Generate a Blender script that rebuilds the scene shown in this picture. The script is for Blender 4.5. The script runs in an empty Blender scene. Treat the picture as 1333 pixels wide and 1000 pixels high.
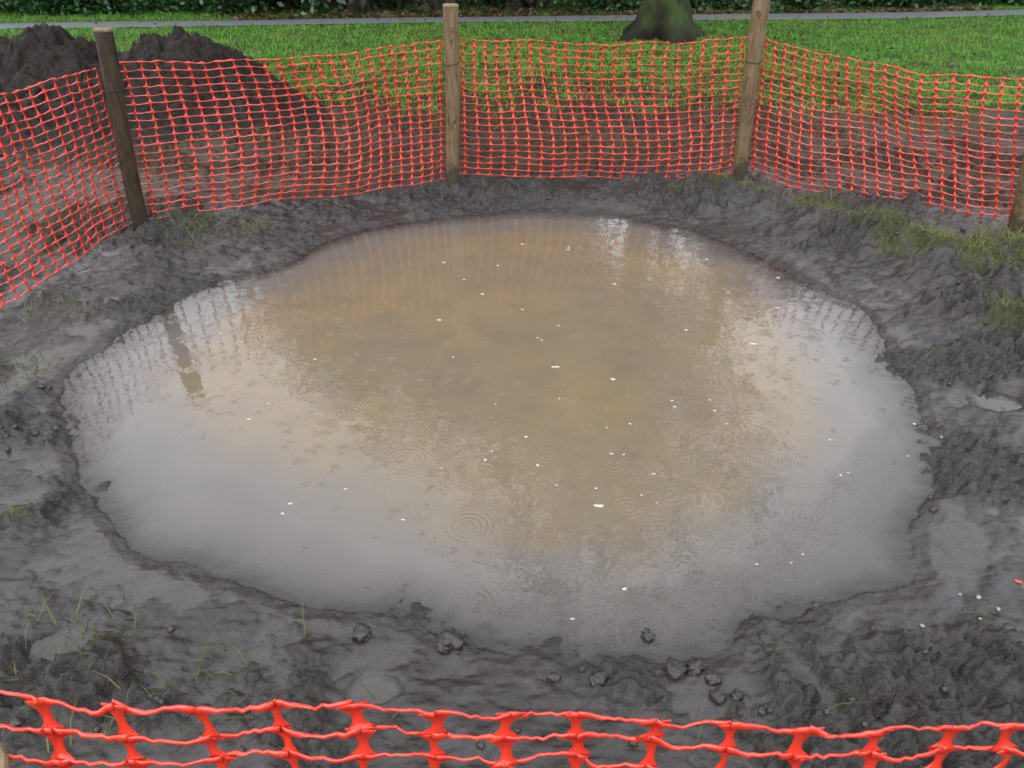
import bpy, math, random
import numpy as np
from mathutils import Vector
R = math.radians
rng = np.random.default_rng(7); random.seed(7)
scene = bpy.context.scene
COL = scene.collection

# ------------------------------------------------------------------ camera
PITCH = 32.0; CAM_H = 1.70
cam_d = bpy.data.cameras.new("camera"); cam = bpy.data.objects.new("camera", cam_d)
COL.objects.link(cam); scene.camera = cam
cam.location = (0, 0, CAM_H); cam.rotation_euler = (R(90 - PITCH), 0, 0)
cam_d.sensor_width = 36; cam_d.lens = 36 * 1000 / 1333
cam_d.clip_start = 0.05; cam_d.clip_end = 1000

# ------------------------------------------------------------------ sky, sun, exposure
SUN_EL, SUN_AZ = 48, 205          # high, behind the camera to the left; rain cloud
w = bpy.data.worlds.new("World"); scene.world = w; w.use_nodes = True
nt = w.node_tree; nt.nodes.clear()
out = nt.nodes.new('ShaderNodeOutputWorld'); bg = nt.nodes.new('ShaderNodeBackground')
sky = nt.nodes.new('ShaderNodeTexSky'); sky.sky_type = 'NISHITA'; sky.sun_disc = False
sky.sun_elevation = R(SUN_EL); sky.sun_rotation = R(SUN_AZ); sky.dust_density = 4; sky.air_density = 1
mixw = nt.nodes.new('ShaderNodeMix'); mixw.data_type = 'RGBA'; mixw.inputs['Factor'].default_value = 0.82
mixw.inputs['B'].default_value = (7.2, 7.35, 7.75, 1)      # cloud deck
nt.links.new(sky.outputs[0], mixw.inputs['A']); nt.links.new(mixw.outputs['Result'], bg.inputs[0])
bg.inputs[1].default_value = 0.13
nt.links.new(bg.outputs[0], out.inputs[0])
sl = bpy.data.lights.new("sun", 'SUN'); sl.energy = 0.55; sl.angle = R(70); sl.color = (1, .97, .93)
so = bpy.data.objects.new("sun", sl); COL.objects.link(so)
so.rotation_euler = (R(90 - SUN_EL), 0, R(180 - SUN_AZ))
scene.view_settings.view_transform = 'Standard'; scene.view_settings.look = 'None'
scene.view_settings.exposure = 1.5; scene.view_settings.gamma = 1.0
scene.cycles.filter_width = 1.6
scene.cycles.max_bounces = 6; scene.cycles.transparent_max_bounces = 8

# ------------------------------------------------------------------ helpers
TH = R(PITCH)
FWD = np.array([0, math.cos(TH), -math.sin(TH)]); UP = np.array([0, math.sin(TH), math.cos(TH)])
C0 = np.array([0, 0, CAM_H])
def ray(px, py):
    return np.array([1., 0, 0]) * (px - 666.5) / 1000 + UP * (500 - py) / 1000 + FWD
def gp(px, py, z=0.09):           # where the sight line of a photo point meets level z
    d = ray(px, py); return C0 + d * ((z - CAM_H) / d[2])
def yp(px, py, y):                # where it meets the upright plane at distance y
    d = ray(px, py); return C0 + d * (y / d[1])

def _hash(xi, yi, s):
    h = (xi.astype(np.int64) * 374761393 + yi.astype(np.int64) * 668265263 + s * 1442695041) & 0xffffffff
    h = ((h ^ (h >> 13)) * 1274126177) & 0xffffffff
    return (h ^ (h >> 16)) / 4294967296.0
def perlin(x, y, s=0):
    x0 = np.floor(x); y0 = np.floor(y); fx = x - x0; fy = y - y0
    u = fx * fx * fx * (fx * (fx * 6 - 15) + 10); v = fy * fy * fy * (fy * (fy * 6 - 15) + 10)
    def g(a, b, dx, dy):
        t = _hash(a, b, s) * 2 * np.pi; return np.cos(t) * dx + np.sin(t) * dy
    n00 = g(x0, y0, fx, fy); n10 = g(x0 + 1, y0, fx - 1, fy)
    n01 = g(x0, y0 + 1, fx, fy - 1); n11 = g(x0 + 1, y0 + 1, fx - 1, fy - 1)
    return 1.5 * ((n00 * (1 - u) + n10 * u) * (1 - v) + (n01 * (1 - u) + n11 * u) * v)
def fbm(x, y, f, o=4, s=0, gain=.5):
    r = 0; a = 1; n = 0
    for k in range(o):
        r = r + a * perlin(x * f + 13.7 * k, y * f - 7.1 * k, s + k); n += a; a *= gain; f *= 2.03
    return r / n
def ridged(x, y, f, o=3, s=0):
    r = 0; a = 1; n = 0
    for k in range(o):
        r = r + a * (1 - np.abs(perlin(x * f + 3.1 * k, y * f + 9.7 * k, s + k)) * 1.6); n += a; a *= .5; f *= 2.1
    return r / n
def lumps(x, y, f, s=0, dens=.6):  # scattered rounded clods, one per jittered cell
    xs = x * f; ys = y * f; xi = np.floor(xs); yi = np.floor(ys); best = np.zeros_like(xs)
    for dx in (-1, 0, 1):
        for dy in (-1, 0, 1):
            a = xi + dx; b = yi + dy
            cx = a + _hash(a, b, s); cy = b + _hash(a, b, s + 1); hr = _hash(a, b, s + 2); on = _hash(a, b, s + 3) < dens
            rr = .32 + .5 * hr
            d2 = ((xs - cx) ** 2 + (ys - cy) ** 2) / rr ** 2
            best = np.maximum(best, np.where(on & (d2 < 1), np.sqrt(np.clip(1 - d2, 0, 1)) * rr, 0))
    return best
def sstep(a, b, x):
    t = np.clip((x - a) / (b - a), 0, 1); return t * t * (3 - 2 * t)

def mesh_obj(name, V, F, mat=None, parent=None, smooth=False):
    V = np.ascontiguousarray(V, dtype=np.float32)
    me = bpy.data.meshes.new(name)
    if isinstance(F, np.ndarray):
        k = F.shape[1]; n = len(F)
        me.vertices.add(len(V)); me.vertices.foreach_set('co', V.ravel())
        me.loops.add(n * k); me.loops.foreach_set('vertex_index', np.ascontiguousarray(F, dtype=np.int32).ravel())
        me.polygons.add(n); me.polygons.foreach_set('loop_start', np.arange(0, n * k, k, dtype=np.int32))
        me.update(calc_edges=True)
    else:
        me.from_pydata([tuple(map(float, v)) for v in V], [], F); me.update()
    if smooth: me.polygons.foreach_set('use_smooth', np.ones(len(me.polygons), dtype=bool))
    me.validate()
    o = bpy.data.objects.new(name, me); COL.objects.link(o)
    if mat: me.materials.append(mat)
    if parent: o.parent = parent
    return o
def empty(name, loc):
    o = bpy.data.objects.new(name, None); o.empty_display_size = .1; o.location = tuple(map(float, loc)); COL.objects.link(o); return o
def tag(o, label=None, cat=None, group=None, kind=None):
    if label: o['label'] = label
    if cat: o['category'] = cat
    if group: o['group'] = group
    if kind: o['kind'] = kind
    return o
def fattr(o, name, arr):
    a = o.data.attributes.new(name, 'FLOAT', 'POINT'); a.data.foreach_set('value', np.ascontiguousarray(arr, dtype=np.float32).ravel())

class Mat:
    def __init__(s, name):
        s.m = bpy.data.materials.new(name); s.m.use_nodes = True; s.t = s.m.node_tree; s.t.nodes.clear()
        s.out = s.n('OutputMaterial'); s.p = s.n('BsdfPrincipled'); s.l(s.p.outputs[0], s.out.inputs[0])
    def n(s, k, **kw):
        n = s.t.nodes.new('ShaderNode' + k)
        for a, b in kw.items(): setattr(n, a, b)
        return n
    def l(s, a, b): s.t.links.new(a, b)
    def setin(s, sock, v):
        if hasattr(v, 'links'): s.l(v, sock)
        elif isinstance(v, (tuple, list)) and sock.type == 'RGBA': sock.default_value = (*v, 1) if len(v) == 3 else v
        else: sock.default_value = v
    def math(s, op, a, b=0.0, clamp=False):
        n = s.n('Math', operation=op, use_clamp=clamp); s.setin(n.inputs[0], a); s.setin(n.inputs[1], b); return n.outputs[0]
    def mix(s, f, a, b):
        n = s.n('Mix', data_type='RGBA'); s.setin(n.inputs['Factor'], f); s.setin(n.inputs['A'], a); s.setin(n.inputs['B'], b); return n.outputs['Result']
    def coord(s): return s.n('TexCoord').outputs['Object']
    def noise(s, scale, detail=4, rough=.55, vec=None, dist=0):
        n = s.n('TexNoise'); n.inputs['Scale'].default_value = scale; n.inputs['Detail'].default_value = detail
        n.inputs['Roughness'].default_value = rough; n.inputs['Distortion'].default_value = dist
        s.l(vec if vec is not None else s.coord(), n.inputs['Vector']); return n.outputs['Fac']
    def map(s, v, a, b, c=0., d=1.):
        n = s.n('MapRange', interpolation_type='SMOOTHSTEP'); s.setin(n.inputs[0], v)
        for i, q in enumerate((a, b, c, d)): s.setin(n.inputs[i + 1], q)
        return n.outputs[0]
    def attr(s, name): return s.n('Attribute', attribute_name=name).outputs['Fac']
    def bump(s, h, strength=.5, dist=.01, normal=None):
        n = s.n('Bump'); s.setin(n.inputs['Strength'], strength); n.inputs['Distance'].default_value = dist; s.l(h, n.inputs['Height'])
        if normal is not None: s.l(normal, n.inputs['Normal'])
        return n.outputs[0]
    def set(s, **kw):
        for k, v in kw.items(): s.setin(s.p.inputs[k.replace('_', ' ')], v)
        return s

# ------------------------------------------------------------------ puddle outline and land form
SHORE_PX = [(395,330),(412,316),(500,292),(590,280),(700,271),(800,275),(870,290),(940,310),(1000,338),(1062,378),(1118,400),
 (1150,440),(1172,485),(1192,520),(1208,556),(1226,592),(1215,635),(1190,680),(1183,720),(1188,752),(1130,772),(1064,790),
 (1000,815),(940,842),(870,862),(800,868),(720,857),(640,842),(590,826),(520,806),(440,797),(380,780),(300,757),(240,730),
 (196,726),(160,700),(132,660),(120,640),(97,625),(92,570),(76,530),(86,490),(120,462),(180,422),(222,391),(300,362),(385,342)]
DEEP_PX = [(405,330),(500,300),(600,288),(700,280),(800,285),(900,310),(980,345),(1040,390),(1090,430),(1130,500),(1150,560),
 (1120,605),(1090,630),(1060,672),(1000,716),(900,772),(830,784),(700,778),(600,772),(530,758),(440,712),(330,655),(230,610),
 (170,565),(150,520),(170,470),(230,420),(300,380)]
SHORE = np.array([gp(a, b, 0.0)[:2] for a, b in SHORE_PX]); DEEP = np.array([gp(a, b, 0.0)[:2] for a, b in DEEP_PX])
def rounded(p):                   # Chaikin corner cutting
    for _ in range(2): q = np.roll(p, -1, 0); p = np.stack([.75 * p + .25 * q, .25 * p + .75 * q], 1).reshape(-1, 2)
    return p
SHORE = rounded(SHORE)
def sdist(x, y, poly):            # signed distance, negative inside
    d = np.full(x.shape, 1e9); ins = np.zeros(x.shape, bool); n = len(poly)
    for i in range(n):
        ax, ay = poly[i]; bx, by = poly[(i + 1) % n]; ex, ey = bx - ax, by - ay
        t = np.clip(((x - ax) * ex + (y - ay) * ey) / (ex * ex + ey * ey), 0, 1)
        d = np.minimum(d, (x - ax - t * ex) ** 2 + (y - ay - t * ey) ** 2)
        c = ((ay > y) != (by > y))
        with np.errstate(divide='ignore', invalid='ignore'):
            xi = ex * (y - ay) / (ey if ey else 1e-9) + ax
        ins ^= c & (x < xi)
    d = np.sqrt(d); return np.where(ins, -d, d)
def seg_dist(x, y, pts):
    d = np.full(x.shape, 1e9)
    for (ax, ay), (bx, by) in zip(pts[:-1], pts[1:]):
        ex, ey = bx - ax, by - ay; t = np.clip(((x - ax) * ex + (y - ay) * ey) / (ex * ex + ey * ey), 0, 1)
        d = np.minimum(d, np.hypot(x - ax - t * ex, y - ay - t * ey))
    return d
BANK = [tuple(gp(a, b, .12)[:2]) for a, b in [(925,250),(1010,262),(1090,285),(1170,308),(1240,335),(1300,362),(1380,420)]]
BANK2 = [tuple(gp(a, b, .1)[:2]) for a, b in [(640,240),(720,246),(800,250),(900,248)]]
FURROW = [tuple(gp(a, b, .06)[:2]) for a, b in [(1005,815),(1040,850),(1075,890),(1100,940)]]
GRASS_SPOTS = [(250,290,.30,.5),(330,286,.18,.5),(30,462,.20,.45),(75,385,.24,.4),(10,640,.10,.7),(8,640,.1,.6),(5,860,.20,.30),(50,960,.22,.34),
 (110,790,.18,.35),(1070,268,.25,.95),(1140,290,.28,1),(1190,312,.3,1),(960,244,.22,1),(890,244,.14,.6),(1265,330,.24,.95),(1325,322,.36,1),
 (1332,412,.2,1),(1290,345,.25,.9),(480,700,.0,0),(250,880,.16,.3),(480,890,.12,.2),(1265,765,.04,.3)]
GRASS_W = [(gp(a, b, .1)[0], gp(a, b, .1)[1], r, s) for a, b, r, s in GRASS_SPOTS if r > 0]

def land(x, y):
    """height of the ground, rough (craggy mud) mask, grass mask"""
    near = 1 - sstep(9.0, 12.0, y)
    wx = x + .022 * perlin(x * 4, y * 4, 90) + .014 * perlin(x * 15, y * 15, 91)
    wy = y + .022 * perlin(x * 4, y * 4, 92) + .014 * perlin(x * 15, y * 15, 93)
    sd = sdist(wx, wy, SHORE); sdp = sdist(x + .06 * perlin(x * 5, y * 5, 94), y + .06 * perlin(x * 5, y * 5, 95), DEEP)
    outside = .011 * sstep(-.02, .10, sd) + .038 * sstep(.04, .62, sd) + .045 * sstep(.4, 1.3, sd)
    deep = sstep(0.0, -.45, sdp)
    inside = -(.006 + .020 * sstep(0, -.25, sd) + .035 * sstep(.07, -.28, sdp) + .25 * deep)
    base = np.where(sd < 0, inside, outside)
    m = fbm(x, y, 1.5, 4, 11); rough = sstep(-.10, .20, m + .09 * perlin(x * 9, y * 9, 77))
    bank = np.exp(-(seg_dist(x, y, BANK) / .17) ** 2); bank2 = np.exp(-(seg_dist(x, y, BANK2) / .12) ** 2)
    rough = np.clip(.85 * rough + bank * .6 + bank2 * .6, 0, 1)
    amp = 1.15 * np.clip(sstep(-.12, .10, sd) * .85 + .15, 0, 1) * near
    amp = amp * (1 - .85 * deep)
    und = .035 * fbm(x, y, .9, 3, 21) * sstep(0, .5, sd) + (.008 + .012 * sstep(.05, .4, np.abs(sd))) * fbm(x, y, 3.2, 3, 31)
    und2 = .006 * fbm(x, y, 10, 3, 33)
    w2x = x + .030 * fbm(x, y, 9, 3, 41) + .012 * fbm(x, y, 34, 2, 43); w2y = y + .030 * fbm(x, y, 9, 3, 44) + .012 * fbm(x, y, 34, 2, 46)
    def plate(f, t, wdt, s_):                 # torn flat-topped islands of mud
        n_ = fbm(w2x, w2y, f, 2, s_); return sstep(t, t + wdt, n_) * (1 + .8 * np.clip(n_ - t, 0, 1))
    big = .024 * plate(4.2, .02, .10, 151) + .016 * plate(9, .05, .10, 155)
    mid = .011 * plate(17, .06, .12, 159) + .007 * plate(33, .04, .16, 163)
    pits = -.012 * plate(13, .16, .10, 167) - .018 * plate(6.5, .24, .08, 171)
    clod = .030 * lumps(w2x, w2y, 13, 51, .16) + .020 * lumps(w2x, w2y, 25, 55, .24) + .008 * lumps(w2x, w2y, 52, 58, .35)
    ca, sa = math.cos(.7), math.sin(.7); us = x * ca + y * sa; vs = -x * sa + y * ca
    streak = .005 * perlin(us * 2.5, vs * 28, 65) + .004 * perlin(x * 3 + 4, y * 45, 66)
    grain = .006 * (ridged(w2x, w2y, 30, 2, 45) - .5)
    h = base + amp * (und + und2 + (.18 + .82 * rough) * (big + pits) * (.22 + .78 * sstep(.02, .28, np.abs(sd))) + (.10 + .90 * rough) * mid + rough * (clod + grain) + (1 - rough) * streak * .6)
    h = h + bank * (.07 + .03 * perlin(x * 5, y * 5, 71)) + bank2 * .05 * near
    fu = seg_dist(x, y, FURROW); h = h - .03 * np.exp(-(fu / .022) ** 2) + .012 * np.exp(-((fu - .06) / .03) ** 2)
    # silt settled flat in the hollows outside the water
    lvl = .018 + .052 * sstep(.1, 1.2, sd) + .012 * perlin(x * 1.3, y * 1.3, 81) - .05 * sstep(5.4, 6.2, y) * 1.0
    silt = np.where(sd > .05, sstep(.004, -.004, h - lvl), 0) * near
    kf = sstep(-.02, .16, sd); h = np.where(h < lvl, h + (lvl - h) * .84 * kf, h)
    h = np.where(y > 8, h + (0.1 - h) * sstep(9., 12.5, y), h)
    for cx, cy, rr, lv in PUD:
        d = np.hypot(x - cx, (y - cy) * 1.5) / rr + .5 * fbm(x, y, 9, 3, 181)
        h = h + (lv - .016 - h) * sstep(1.15, .7, d)
    # grass cover
    edge = 7.9 + .5 * np.sin(x * .9 + 1) + 1.0 * fbm(x, y, .8, 4, 101) - .5 * sstep(1.5, 4, x)
    g = sstep(-.9, .9, y - edge + 1.3 * fbm(x, y, 2.6, 3, 105))
    far_side = sstep(6.5, 8.5, np.abs(x)); g = np.maximum(g, far_side)
    g = np.maximum(g, sstep(3.0, 5.0, -y))
    # mossy strips between heap and netting
    g = np.maximum(g, .55 * np.exp(-(((x + 2.3) / .9) ** 2 + ((y - 6.0) / .5) ** 2)) * sstep(-.1, .3, fbm(x, y, 3, 2, 108)))
    g = np.maximum(g, .42 * sstep(5.7, 6.4, y) * sstep(-.05, .3, fbm(x, y, 1.9, 4, 119)))
    for cx, cy, r, s in GRASS_W:
        d = np.hypot(x - cx, y - cy) / r
        g = np.maximum(g, s * sstep(1.25, .2, d + .7 * fbm(x, y, 7, 3, 111)))
    g = np.where(sd < .04, 0, g)
    return h, rough, np.clip(g, 0, 1), silt, sd, sdp
PUD = []
def land_h(x, y):
    return land(np.atleast_1d(np.asarray(x, float)), np.atleast_1d(np.asarray(y, float)))[0]

def axis(a, b, step, lo, hi, grow=1.22):
    c = list(np.arange(a, b + 1e-6, step)); s = step; v = c[-1]
    up = []
    while v < hi: s *= grow; v += s; up.append(v)
    s = step; v = c[0]; dn = []
    while v > lo: s *= grow; v -= s; dn.append(v)
    return np.array(dn[::-1] + c + up)
def grid_faces(nx, ny):
    i = np.arange(nx * ny).reshape(ny, nx)
    return np.stack([i[:-1, :-1], i[:-1, 1:], i[1:, 1:], i[1:, :-1]], -1).reshape(-1, 4)

# small puddles left in boot holes outside the big one
for px, py, rr in [(72, 832, .105), (485, 885, .07), (1305, 512, .12)]:
    c = gp(px, py, .06); a = np.linspace(0, 2 * np.pi, 40); q = np.concatenate([land_h(c[0] + k * rr * np.cos(a), c[1] + k * rr * np.sin(a) / 1.5) for k in (1.0, 1.25)])
    PUD.append((c[0], c[1], rr, float(q.min()) + .002))

# ------------------------------------------------------------------ ground
gx = axis(-3.3, 3.6, .0074, -320, 320, 1.13)
gy1 = []
v = .55
while v < 6.4: gy1.append(v); v += .0062 + .0018 * max(0, v - 1.5)
s = .018
while v < 400: gy1.append(v); v += s; s *= 1.06 if v < 12 else 1.25
s = .02; v = .55; dn = []
while v > -60: v -= s; s *= 1.3; dn.append(v)
gy = np.array(dn[::-1] + gy1)
X, Y = np.meshgrid(gx, gy); H, RG, GR, SI, SD, SDP = land(X.ravel(), Y.ravel())

M = Mat("mud_and_turf")
co = M.coord(); gr = M.attr('grass'); ro = M.attr('rough'); si = M.attr('silt')
n1 = M.noise(3, 5, .6, co); n2 = M.noise(38, 6, .65, co); n3 = M.noise(150, 4, .6, co); n4 = M.noise(9, 4, .6, co)
mud = M.mix(n1, (.0125, .010, .0082), (.031, .0255, .0218))
mud = M.mix(M.map(n4, .45, .7), mud, (.029, .0275, .0285))
mud = M.mix(M.math('MULTIPLY', M.map(ro, .2, .9, 0, .6), M.map(n2, .35, .65)), mud, (.011, .009, .0075))
mud = M.mix(M.math('MULTIPLY', si, .7), mud, (.041, .0365, .034))
mud = M.mix(M.map(n3, .50, .68, 0, .7), mud, (.010, .0085, .007))
mud = M.mix(M.map(M.noise(420, 2, .5, co), .66, .74, 0, .5), mud, (.085, .078, .07))
mud = M.mix(M.math('MULTIPLY', M.attr('drier'), M.map(n4, .38, .58, .25, .9)), mud, M.mix(n1, (.024, .017, .010), (.050, .037, .021)))
turf = M.mix(M.noise(14, 4, .6, co), (.018, .024, .008), (.038, .040, .014))
gfac = M.map(M.math('ADD', gr, M.math('MULTIPLY', M.math('SUBTRACT', n2, .5), .9)), .35, .65)
M.set(Base_Color=M.mix(gfac, mud, turf))
rgh = M.math('ADD', .12, M.math('MULTIPLY', M.map(n2, .3, .7), .22))
rgh = M.math('ADD', rgh, M.math('MULTIPLY', ro, .10)); rgh = M.math('SUBTRACT', rgh, M.math('MULTIPLY', si, .09))
rgh = M.math('ADD', rgh, M.math('MULTIPLY', gfac, .35))
M.set(Roughness=rgh, IOR=1.42, Specular_IOR_Level=M.math('SUBTRACT', .5, M.math('MULTIPLY', M.attr('drier'), .36)))
bstr = M.math('ADD', .42, M.math('MULTIPLY', ro, .58))
bstr = M.math('SUBTRACT', bstr, M.math('MULTIPLY', si, .26))
b1 = M.bump(n2, bstr, .014); b2 = M.bump(n3, bstr, .004, b1)
M.set(Normal=b2)
ground = mesh_obj('ground', np.stack([X.ravel(), Y.ravel(), H], -1), grid_faces(len(gx), len(gy)), M.m, smooth=True)
fattr(ground, 'grass', GR); fattr(ground, 'rough', RG); fattr(ground, 'silt', SI)
RING = np.array([gp(a, b, .1)[:2] for a, b in [(-150,488),(183,292),(590,234),(962,226),(1330,298),(1700,420)]] + [[4.5, -1.], [-4.5, -1.]])
fattr(ground, 'drier', sstep(.0, .35, sdist(X.ravel(), Y.ravel(), RING)))
tag(ground, kind='structure')

# ------------------------------------------------------------------ water
wxs = np.arange(SHORE[:, 0].min() - .15, SHORE[:, 0].max() + .15, .02); wys = np.arange(SHORE[:, 1].min() - .15, SHORE[:, 1].max() + .15, .02)
WX, WY = np.meshgrid(wxs, wys); wh, _, _, _, wsd, wsdp = land(WX.ravel(), WY.ravel())
depth = np.clip(-wh, 0, 1) + .016 * sstep(.6, -1.2, WX.ravel()) * sstep(0, -.25, wsd)
W = Mat("muddy_water")
co = W.coord(); murk = W.attr('murk')
c1 = W.noise(1.1, 3, .5, co); c2 = W.noise(5, 4, .6, co)
silt = W.mix(W.map(c1, .35, .68), (.124, .099, .067), (.144, .107, .062))
silt = W.mix(W.math('MULTIPLY', W.map(c2, .42, .72), .35), silt, (.088, .075, .055))
silt = W.mix(W.map(W.attr('deep'), .0, .9), (.092, .083, .074), silt)
def rings(scale, lam, frac, seed):
    mp = W.n('Mapping'); W.l(co, mp.inputs[0]); mp.inputs['Location'].default_value = (seed * 3.17, seed * 1.91, 0)
    vo = W.n('TexVoronoi', feature='F1', voronoi_dimensions='2D'); W.l(mp.outputs[0], vo.inputs['Vector']); vo.inputs['Scale'].default_value = scale
    sp = W.n('SeparateColor'); W.l(vo.outputs['Color'], sp.inputs[0])
    d = W.math('DIVIDE', vo.outputs['Distance'], scale)
    r0 = W.math('MULTIPLY', sp.outputs[0], .24 / scale)
    dr = W.math('SUBTRACT', d, r0)
    wave = W.math('SINE', W.math('MULTIPLY', dr, 2 * math.pi / lam))
    env = W.math('EXPONENT', W.math('MULTIPLY', W.math('POWER', W.math('DIVIDE', dr, lam * 1.6), 2), -1))
    on = W.math('LESS_THAN', sp.outputs[1], frac)
    fade = W.math('SUBTRACT', 1.0, W.math('MULTIPLY', sp.outputs[0], .7))
    brk = W.map(W.noise(26, 2, .5, co), .36, .56, .15, 1.15)
    return W.math('MULTIPLY', W.math('MULTIPLY', W.math('MULTIPLY', wave, env), brk), W.math('MULTIPLY', on, fade))
hsum = W.math('ADD', W.math('ADD', rings(3.2, .020, .45, 1), rings(5.5, .013, .45, 2)), W.math('ADD', rings(2.6, .024, .12, 3), rings(9.0, .011, .5, 4)))
swell = W.math('MULTIPLY', W.noise(9, 3, .55, co), 1.0)
nb = W.bump(W.math('ADD', W.math('MULTIPLY', hsum, .30), swell), .42, .0032)
W.set(Base_Color=silt, Roughness=.03, IOR=1.47, Normal=nb)
fr = W.n('Fresnel'); fr.inputs[0].default_value = 1.40; W.l(nb, fr.inputs['Normal'])
tr = W.n('BsdfTransparent'); tr.inputs[0].default_value = (.92, .90, .88, 1)
gl = W.n('BsdfGlossy'); gl.inputs['Roughness'].default_value = .045; W.l(nb, gl.inputs['Normal'])
clear = W.n('MixShader'); W.l(fr.outputs[0], clear.inputs[0]); W.l(tr.outputs[0], clear.inputs[1]); W.l(gl.outputs[0], clear.inputs[2])
fin = W.n('MixShader'); W.l(murk, fin.inputs[0]); W.l(clear.outputs[0], fin.inputs[1]); W.l(W.p.outputs[0], fin.inputs[2]); W.l(fin.outputs[0], W.out.inputs[0])
water = mesh_obj('water', np.stack([WX.ravel(), WY.ravel(), np.zeros(WX.size)], -1), grid_faces(len(wxs), len(wys)), W.m, smooth=True)
fattr(water, 'murk', np.clip(.30 * sstep(.005, -.10, wsd) + 1 - np.exp(-depth * 22), 0, 1)); fattr(water, 'deep', sstep(.06, -.30, wsdp) * .35 + .65 * sstep(-.05, -.62, wsdp))
tag(water, kind='structure')
for cx, cy, rr, lv in PUD:
    t = np.linspace(-1.35, 1.35, 28); PX, PY = np.meshgrid(cx + t * rr, cy + t * rr / 1.4); ph_ = land(PX.ravel(), PY.ravel())[0]
    fc = grid_faces(28, 28); mid = np.stack([PX.ravel(), PY.ravel()], 1)[fc].mean(1)
    fc = fc[np.hypot(mid[:, 0] - cx, (mid[:, 1] - cy) * 1.5) < rr * 1.22]
    o = mesh_obj('water', np.stack([PX.ravel(), PY.ravel(), np.full(PX.size, lv)], -1), fc, W.m, smooth=True)
    fattr(o, 'murk', np.clip(1 - np.exp(-np.clip(lv - ph_, 0, 1) * 26), 0, 1) * .8); fattr(o, 'deep', np.zeros(PX.size)); tag(o, kind='structure')

# ------------------------------------------------------------------ path
A = Mat("wet_tarmac")
co = A.coord(); A.set(Base_Color=A.mix(A.noise(2.5, 5, .6, co), (.085, .088, .100), (.135, .14, .16)), Roughness=A.math('ADD', .22, A.math('MULTIPLY', A.noise(30, 4, .6, co), .25)),
      Normal=A.bump(A.noise(160, 3, .6, co), .25, .004))
path_n = [(-500,52),(-250,44),(0,37),(150,36),(330,33),(480,30.5),(620,28.5),(760,28),(900,26.5),(1040,25.5),(1180,24),(1333,19.5),(1500,14),(1700,8)]
path_f = [(-500,41),(-250,34),(0,30.5),(150,28),(330,26.5),(480,23.5),(620,22),(760,20.5),(900,18.5),(1040,17.5),(1180,16),(1333,12.5),(1500,7),(1700,2)]
def smooth_line(px, z):
    p = np.array([gp(a, b, z) for a, b in px]); t = np.linspace(0, len(p) - 1, 160); k = np.arange(len(p))
    q = np.stack([np.interp(t, k, p[:, i]) for i in range(3)], 1)
    for _ in range(12): q[1:-1] = (q[:-2] + q[1:-1] * 2 + q[2:]) / 4
    return q
pn, pf = smooth_line(path_n, .112), smooth_line(path_f, .112)
pn[:, 1] += .05 * np.sin(np.arange(160) * 1.7) * rng.random(160)
nc = 7; PV = np.concatenate([pn * (1 - t) + pf * t + np.array([0, 0, .02 * math.sin(math.pi * t)]) for t in np.linspace(0, 1, nc)])
tag(mesh_obj('path', PV, grid_faces(160, nc), A.m, smooth=True), kind='structure')
path_mid = (pn + pf) / 2
def on_path(x, y, pad=0.0):
    a = np.interp(x, pn[:, 0], pn[:, 1]) - pad; b = np.interp(x, pf[:, 0], pf[:, 1]) + pad
    return (y > a) & (y < b)

# ------------------------------------------------------------------ grass
def blade_mat(name, c1, c2, c3):
    m = Mat(name); co = m.coord(); k = m.attr('tone')
    col = m.mix(m.map(k, .0, .75), c1, c2); col = m.mix(m.map(k, .82, 1.), col, c3)
    col = m.mix(m.map(m.noise(1.1, 3, .6, co), .4, .7, 0, .45), col, c3)
    m.set(Base_Color=col, Roughness=.6, IOR=1.25)
    t = m.n('BsdfTranslucent'); m.l(col, t.inputs[0]); mx = m.n('MixShader'); mx.inputs[0].default_value = .3
    m.l(m.p.outputs[0], mx.inputs[1]); m.l(t.outputs[0], mx.inputs[2]); m.l(mx.outputs[0], m.out.inputs[0]); return m.m
LAWN = blade_mat("lawn_blades", (.038, .150, .020), (.098, .265, .038), (.165, .225, .050))
RANK = blade_mat("trampled_blades", (.034, .066, .013), (.090, .122, .030), (.180, .140, .065))
def blades(name, px, py, L, Wd, mat, lean=.6, curl=.5):
    n = len(px); z = land_h(px, py) - .004
    a = rng.random(n) * 2 * np.pi; le = lean * (.4 + rng.random(n)); dx, dy = np.cos(a) * le, np.sin(a) * le
    b = a + np.pi / 2 + rng.normal(0, .5, n); wx_, wy_ = np.cos(b) * Wd / 2, np.sin(b) * Wd / 2
    V = np.zeros((n, 5, 3)); up = 1 / np.sqrt(1 + le ** 2)
    V[:, 0] = np.stack([px - wx_, py - wy_, z], 1); V[:, 1] = np.stack([px + wx_, py + wy_, z], 1)
    mx_, my_, mz = px + dx * L * .5 * up, py + dy * L * .5 * up, z + L * .55 * up
    V[:, 2] = np.stack([mx_ + wx_ * .7, my_ + wy_ * .7, mz], 1); V[:, 3] = np.stack([mx_ - wx_ * .7, my_ - wy_ * .7, mz], 1)
    V[:, 4] = np.stack([px + dx * L * (1 + curl * .4) * up, py + dy * L * (1 + curl * .4) * up, z + L * (1 - curl * .35) * up], 1)
    i = np.arange(n)[:, None] * 5
    F = np.concatenate([i + np.array([[0, 1, 2]]), i + np.array([[0, 2, 3]]), i + np.array([[3, 2, 4]])], 0)
    o = mesh_obj(name, V.reshape(-1, 3), F, mat)
    fattr(o, 'tone', np.repeat(np.clip(rng.random(n), 0, 1), 5)); return o
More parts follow.
